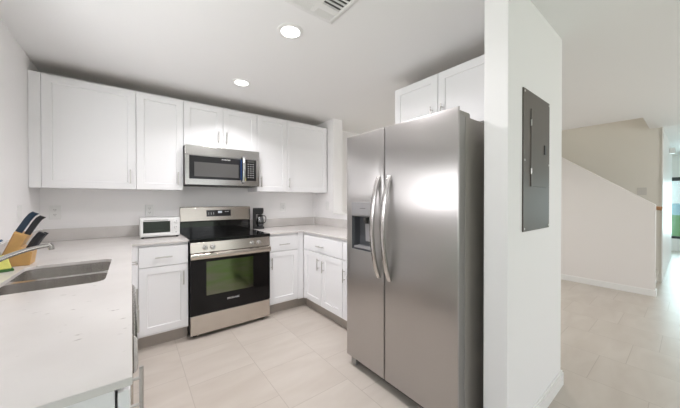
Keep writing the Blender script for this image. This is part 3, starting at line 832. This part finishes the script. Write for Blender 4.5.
# ================================================================== BREAKER PANEL
t = thing('electrical_panel', 'grey metal breaker panel set in the white end wall', 'electrical panel', (1.84, 0.545, 1.108))
pa = MB().box(1.630, 2.055, 0.5375, 0.5448, 1.108, 1.872).build('cover', M['panel_grey'], t, bevel=0.003)
dr = MB().box(1.731, 1.979, 0.5335, 0.5374, 1.352, 1.777).build('door', M['panel_grey'], t, bevel=0.0015)
lt = MB().box(1.935, 1.962, 0.5285, 0.5334, 1.545, 1.600).build('latch', M['darkgap'], dr, bevel=0.002)
for z in (1.435, 1.70): MB().tube([(1.727, 0.533, z - 0.016), (1.727, 0.533, z + 0.016)], 0.004, 8).build('hinge', M['nickel'], dr)
for sx, sz in ((1.645, 1.855), (2.040, 1.855), (1.645, 1.49), (2.040, 1.49), (1.645, 1.124), (2.040, 1.124)):
    MB().lathe([(0.006, 0), (0.006, -0.0015), (0.003, -0.0028)], (sx, 0.5374, sz), 12, 'Y').build('screw', M['nickel'], pa)

# ================================================================== CEILING FITTINGS
for lx, ly, lp, lsp, lab in ((0.826, 1.604, 15.5, 155, 'lit round recessed ceiling light nearest the air vent'), (0.822, 2.585, 6.5, 125, 'lit round recessed ceiling light nearest the wall cabinets')):
    t = thing('recessed_light', lab, 'ceiling light', (lx, ly, ZC - 0.01))
    MB().lathe([(0.084, ZC - 0.0005), (0.084, ZC - 0.004), (0.066, ZC - 0.008), (0.060, ZC - 0.006)], (lx, ly, 0), 36, cap0=False, cap1=False).build('trim_ring', M['white_plastic'], t, smooth=True, recalc=True)
    MB().lathe([(0.061, ZC - 0.0005), (0.061, ZC - 0.006), (0.048, ZC - 0.0085)], (lx, ly, 0), 36).build('lens', M['lens'], t, smooth=True)
    L = disk('recessed_lamp', (lx, ly, ZC - 0.012), 0.11, lp, (1.0, 0.965, 0.99), lsp)
    L.parent = t; L.location = (0, 0, -0.002)
t = thing('ceiling_vent', 'white square ceiling air register with dark open louvres', 'vent', (0.84, 1.21, ZC - 0.012))
vx0, vx1, vy0, vy1 = 0.675, 0.995, 1.060, 1.380
z = ZC
mb = MB()
def sq(i, zz): return [(vx0 + i, vy0 + i, zz), (vx1 - i, vy0 + i, zz), (vx1 - i, vy1 - i, zz), (vx0 + i, vy1 - i, zz)]
mb.loft([sq(0, z - 0.0006), sq(0, z - 0.003), sq(0.020, z - 0.010), sq(0.032, z - 0.010), sq(0.034, z - 0.0006)], False, False)
mb.build('frame', M['white_plastic'], t)
MB().box(vx0 + 0.03, vx1 - 0.03, vy0 + 0.03, vy1 - 0.03, z - 0.0022, z - 0.0006).build('throat', M['vent_dark'], t)
cx = 0.830
mb = MB(); mb.box(cx - 0.013, cx + 0.013, vy0 + 0.034, vy1 - 0.034, z - 0.010, z - 0.003); mb.box(vx0 + 0.034, cx - 0.0131, 1.255, 1.298, z - 0.010, z - 0.003); mb.box(cx + 0.0131, vx1 - 0.034, 1.255, 1.298, z - 0.010, z - 0.003)
mb.build('divider', M['white_plastic'], t)
def louvre(xa, xb, ya, yb, n, tilt):
    mb = MB(); p = (yb - ya) / n
    for i in range(n):
        y = ya + p * (i + 0.5); w = p * 0.53
        mb.loft([[(x, y - w, z - 0.0028 - (0.0068 if tilt < 0 else 0)), (x, y + w, z - 0.0028 - (0.0068 if tilt > 0 else 0)), (x, y + w, z - 0.0038 - (0.0068 if tilt > 0 else 0)), (x, y - w, z - 0.0038 - (0.0068 if tilt < 0 else 0))] for x in (xa, xb)])
    return mb.build('louvre_bank', M['white_plastic'], t)
louvre(vx0 + 0.034, cx - 0.008, 1.298, vy1 - 0.034, 3, 1)
louvre(cx + 0.008, vx1 - 0.034, 1.298, vy1 - 0.034, 3, 1)
louvre(vx0 + 0.034, cx - 0.008, vy0 + 0.034, 1.255, 7, 1)
mb = MB()
for i in range(6):
    y = vy0 + 0.045 + i * 0.029
    mb.loft([[(x, y, z - 0.0025), (x, y + 0.006, z - 0.010), (x, y + 0.0075, z - 0.010), (x, y + 0.0015, z - 0.0025)] for x in (cx + 0.006, vx1 - 0.034)])
mb.build('louvre_bank', M['white_plastic'], t)

# ================================================================== SWITCHES AND OUTLETS
def outlet(label, fm, a, z, kind='outlet', cat='outlet'):
    p = fm(a, 0, z)
    t = thing('wall_' + kind, label, cat, (p[0], p[1], z - 0.06))
    mb = MB()
    def ring(i, d): return [fm(a - 0.038 + i, d, z - 0.061 + i), fm(a + 0.038 - i, d, z - 0.061 + i), fm(a + 0.038 - i, d, z + 0.061 - i), fm(a - 0.038 + i, d, z + 0.061 - i)]
    mb.loft([ring(0, -0.0006), ring(0, -0.003), ring(0.004, -0.006)])
    mb.build('cover_plate', M['white_plastic'], t)
    if kind == 'outlet':
        for s in (-0.021, 0.021):
            q = MB(); fbox(q, fm, a - 0.016, a + 0.016, -0.0078, -0.0062, z + s - 0.0145, z + s + 0.0145); q = q.build('socket', M['white_plastic'], t, bevel=0.001)
            q2 = MB()
            for e in (-0.006, 0.006): fbox(q2, fm, a + e - 0.0014, a + e + 0.0014, -0.0082, -0.0079, z + s - 0.002, z + s + 0.007)
            fbox(q2, fm, a - 0.002, a + 0.002, -0.0082, -0.0079, z + s - 0.010, z + s - 0.006)
            q2.build('slots', M['darkgap'], q)
    else:
        q = MB(); fbox(q, fm, a - 0.016, a + 0.016, -0.0085, -0.0062, z - 0.033, z + 0.033); q.build('rocker', M['white_plastic'], t, bevel=0.001)
    return t


outlet('white duplex outlet on the back wall above the knife block', face_map('-Y', YW), -0.535, 1.166)
outlet('white duplex outlet on the back wall just above the toaster oven', face_map('-Y', YW), 0.146, 1.166)
outlet('white duplex outlet on the back wall right of the coffee maker', face_map('-Y', YW), 1.646, 1.176)
outlet('white light switch on the left wall beside the knife block', face_map('+X', XL), 2.883, 1.178, 'switch', 'light switch')
outlet('white wall switch on the narrow wall stub at the right end of the wall cabinets', face_map('-X', XR), 3.115, 1.19, 'switch', 'light switch')
t = thing('wall_plate', 'small pale grey plate on the stairwell wall just above the sloped knee wall', 'wall plate', (6.415, 0.478, 1.35))
MB().box(6.4135, 6.4194, 0.425, 0.53, 1.350, 1.468).build('cover_plate', M['plate_grey'], t, bevel=0.003)
t = thing('door_chime', 'small white box high on the hall wall by the far window', 'chime', (8.35, 0.225, 2.17))
MB().box(8.29, 8.42, 0.190, 0.2615, 2.17, 2.28).build('cover', M['white_plastic'], t, bevel=0.006)
tag(MB().tube([(2.120, 3.4145, 1.371), (2.120, 3.4145, 1.20), (2.122, 3.4145, 1.03), (2.122, 3.393, 1.024), (2.122, 3.393, 0.93), (2.118, 3.372, 0.9185), (2.09, 3.33, 0.9175)], 0.0028, 8).build('power_cord', M['white_plastic'], None, smooth=True),
    'thin pale cord hanging from the wall cabinet to the worktop corner', 'cord')

# ================================================================== ON THE WORKTOP
t = thing('toaster_oven', 'small white toaster oven on the worktop left of the range', 'toaster oven', (0.2175, 3.205, ZT))
tx0, tx1, ty0, ty1, tz0, tz1 = 0.058, 0.377, 3.085, 3.325, ZT + 0.014, 1.104
for fx in (tx0 + 0.022, tx1 - 0.022):
    for fy in (ty0 + 0.02, ty1 - 0.02): MB().lathe([(0.010, ZT + 0.0003), (0.011, tz0 + 0.0005)], (fx, fy, 0), 12).build('foot', M['black'], t)
cv = MB()
def trg(y, i, x1_=tx1): return [(tx0 + i, y, tz0 + i), (x1_ - i, y, tz0 + i), (x1_ - i, y, tz1 - i), (tx0 + i, y, tz1 - i)]
cav = [(tx0 + 0.028, 0), (0.297, 0)]
def win(y, i): return [(tx0 + 0.020 + i, y, tz0 + 0.034 + i), (0.300 - i, y, tz0 + 0.034 + i), (0.300 - i, y, tz1 - 0.030 - i), (tx0 + 0.020 + i, y, tz1 - 0.030 - i)]
cv.loft([trg(ty1, 0.004), trg(ty1 - 0.006, 0), trg(ty0 + 0.012, 0), win(ty0 + 0.012, 0), win(ty1 - 0.03, 0.002)], True, True)
cv.build('case', M['white_plastic'], t)
lin = MB().loft([win(ty0 + 0.014, 0.001), win(ty1 - 0.032, 0.003)], False, True).build('oven_lining', M['interior_grey'], t)
rk = MB()
for i in range(9):
    xx = tx0 + 0.035 + i * 0.0285
    rk.tube([(xx, ty0 + 0.03, 0.985), (xx, ty1 - 0.045, 0.985)], 0.0016, 6)
rk.tube([(tx0 + 0.024, ty0 + 0.03, 0.985), (0.296, ty0 + 0.03, 0.985)], 0.0025, 8)
rk.build('rack', M['chrome'], t)
df = MB()
def drn(y, i): return [(tx0 + 0.004 + i, y, tz0 + 0.012 + i), (0.309 - i, y, tz0 + 0.012 + i), (0.309 - i, y, tz1 - 0.006 - i), (tx0 + 0.004 + i, y, tz1 - 0.006 - i)]
def win2(y): return [(tx0 + 0.024, y, tz0 + 0.036), (0.296, y, tz0 + 0.036), (0.296, y, tz1 - 0.032), (tx0 + 0.024, y, tz1 - 0.032)]
df.loft([win2(ty0 + 0.011), drn(ty0 + 0.011, 0), drn(ty0, 0.0), drn(ty0 - 0.002, 0.003), win2(ty0 - 0.002), win2(ty0 + 0.011)], False, False)
df = df.build('door', M['white_plastic'], t)
MB().box(tx0 + 0.0245, 0.2955, ty0 + 0.003, ty0 + 0.006, tz0 + 0.0365, tz1 - 0.0325).build('door_glass', M['toaster_glass'], df)
hb = MB(); hb.tube([(0.085, ty0 - 0.020, tz1 - 0.021), (0.276, ty0 - 0.020, tz1 - 0.021)], 0.005, 10)
for xx in (0.095, 0.266): hb.tube([(xx, ty0 - 0.001, tz1 - 0.021), (xx, ty0 - 0.020, tz1 - 0.021)], 0.004, 8)
hb.build('handle', M['interior_grey'], df, smooth=True)
MB().box(0.310, tx1 - 0.003, ty0 - 0.002, ty0 + 0.0115, tz0 + 0.006, tz1 - 0.006).build('control_panel', M['white_plastic'], t, bevel=0.002)
for kz in (1.066, 1.008):
    kb = MB().lathe([(0.018, 0), (0.017, -0.012), (0.014, -0.015)], (0.344, ty0 - 0.0022, kz), 20, 'Y').build('knob', M['white_plastic'], t, smooth=True)
    MB().box(0.3425, 0.3455, ty0 - 0.0182, ty0 - 0.0172, kz, kz + 0.012).build('pointer', M['darkgap'], kb)
MB().lathe([(0.004, 0), (0.004, -0.002)], (0.344, ty0 - 0.0022, 0.962), 10, 'Y').build('indicator', M['darkgap'], t)

# coffee maker, front to the right
t = thing('coffee_maker', 'small black drip coffee maker on the worktop right of the range', 'coffee maker', (1.252, 3.305, ZT + 0.0004), -18, None, True); t.scale = (0.84, 0.84, 0.98)
MB().slab(rrect(-0.075, 0.085, -0.062, 0.062, 0.025), [], 0.0, 0.026).build('base', M['black'], t, bevel=0.004)
MB().lathe([(0.046, 0.0262), (0.046, 0.029)], (0.03, 0, 0), 24).build('hot_plate', M['darkgap'], t)
MB().slab(rrect(-0.075, -0.030, -0.060, 0.060, 0.018), [], 0.0262, 0.20).build('column', M['black'], t, bevel=0.003)
hdm = MB()
hdm.loft([[(x, y, z) for x, y in rrect(-0.075, x1_, -w_, w_, 0.02)] for z, x1_, w_ in ((0.185, 0.060, 0.052), (0.190, 0.070, 0.058), (0.235, 0.078, 0.062), (0.256, 0.076, 0.061))])
hdm.build('brew_head', M['black'], t, smooth=True)
MB().slab(rrect(-0.073, 0.074, -0.059, 0.059, 0.02), [], 0.2565, 0.264).build('lid', M['darkgap'], t, bevel=0.003)
cg = MB().lathe([(0.040, 0.0295), (0.050, 0.045), (0.053, 0.085), (0.049, 0.125), (0.041, 0.150), (0.040, 0.160)], (0.028, 0, 0), 28, cap0=True, cap1=False).build('carafe', M['coffee_glass'], t, smooth=True)
MB().lathe([(0.0405, 0.152), (0.044, 0.156), (0.043, 0.172), (0.020, 0.181), (0.001, 0.182)], (0.028, 0, 0), 28, cap1=False).build('carafe_lid', M['black'], cg, smooth=True)
MB().lathe([(0.0535, 0.056), (0.0545, 0.062), (0.0545, 0.078), (0.0535, 0.084)], (0.028, 0, 0), 28, cap0=False, cap1=False).build('band', M['black'], cg, smooth=True)
MB().strap([(0.072, 0, 0.163), (0.10, 0, 0.160), (0.112, 0, 0.140), (0.112, 0, 0.105), (0.098, 0, 0.078), (0.082, 0, 0.072)], 0.016, 0.011, (0, 1, 0)).build('carafe_handle', M['black'], cg, smooth=True)

# knife block
t = thing('knife_block', 'slanted pale wood knife block behind the sink at the left wall', 'knife block', (-0.452, 2.30, ZT + 0.0004), 0, None, True)
poly = [(-0.125, 0), (0.0, 0), (0.010, 0.072), (-0.036, 0.105), (-0.008, 0.163), (-0.056, 0.192)]
MB().prism(poly, 'Y', -0.052, 0.052).build('block', M['wood'], t, bevel=0.003)
MB().prism([(-0.108, 0.05), (-0.104, 0.05), (-0.054, 0.178), (-0.058, 0.178)], 'Y', -0.0526, -0.0519).build('seam', M['rail_wood'], t)
def knife(label, base, y, ln, w, th, hm, hook):
    d = Vector((0.47, 0, 0.883)).normalized(); n = Vector((-d.z, 0, d.x))
    k = thing('kitchen_knife', label, 'knife', (-0.452, 2.30, ZT + 0.0004), 0, 'knives in the block', True)
    b = Vector((base[0], y, base[1]))
    MB().strap([b - d * 0.045, b + d * 0.004], w * 0.7, 0.0025, n).build('blade', M['blade'], k)
    pts = [b + d * s + n * o for s, o in ((0.002, 0), (ln * 0.3, 0.001), (ln * 0.6, 0.002), (ln * 0.85, 0.0), (ln, hook))]
    MB().strap(pts, w, th, n).build('handle', hm, k, smooth=True)
    return k
knife('navy-handled kitchen knife standing highest in the wooden block', (-0.046, 0.1845), -0.024, 0.125, 0.030, 0.018, M['navy'], -0.008)
knife('dark-handled kitchen knife just right of the navy one in the block', (-0.017, 0.1675), -0.010, 0.118, 0.028, 0.018, M['knife_black'], -0.008)
knife('black-handled knife in the lower tier of the block, outermost towards the back outlet', (0.001, 0.0795), -0.030, 0.105, 0.021, 0.014, M['knife_black'], -0.003)
knife('black-handled knife in the lower tier of the block, next to the upper step', (-0.012, 0.0880), -0.022, 0.105, 0.021, 0.014, M['knife_black'], -0.003)
knife('black-handled knife in the lower tier of the block, at its rear side', (0.001, 0.0795), 0.026, 0.105, 0.021, 0.014, M['knife_black'], -0.003)

# sponge and brush at the picture's left edge
t = thing('sponge', 'yellow sponge with green scouring side by the faucet spout', 'sponge', (-0.528, 2.125, ZT + 0.0004), 20, None, True)
MB().box(-0.040, 0.044, -0.024, 0.026, 0.0, 0.012).build('scouring_pad', M['green'], t, bevel=0.003)
MB().prism([(-0.040, 0.0122), (0.038, 0.0122), (0.030, 0.045), (0.022, 0.082), (-0.034, 0.076)], 'Y', -0.022, 0.022).build('foam', M['yellow'], t, bevel=0.008, seg=3)
t = thing('dish_brush', 'blue-handled dish brush standing in a grey cup at the left wall', 'brush', (-0.573, 2.205, ZT + 0.0004), 0, None, True)
MB().lathe([(0.026, 0), (0.029, 0.006), (0.031, 0.085), (0.028, 0.085), (0.026, 0.010)], (0, 0, 0), 20, cap1=True).build('cup', M['interior_grey'], t, smooth=True)
MB().strap([(-0.005, 0, 0.012), (-0.004, 0, 0.10), (0.004, -0.002, 0.125), (0.016, -0.003, 0.143), (0.034, -0.004, 0.152)], 0.020, 0.012, (0, 1, 0)).build('handle', M['blue'], t, smooth=True)
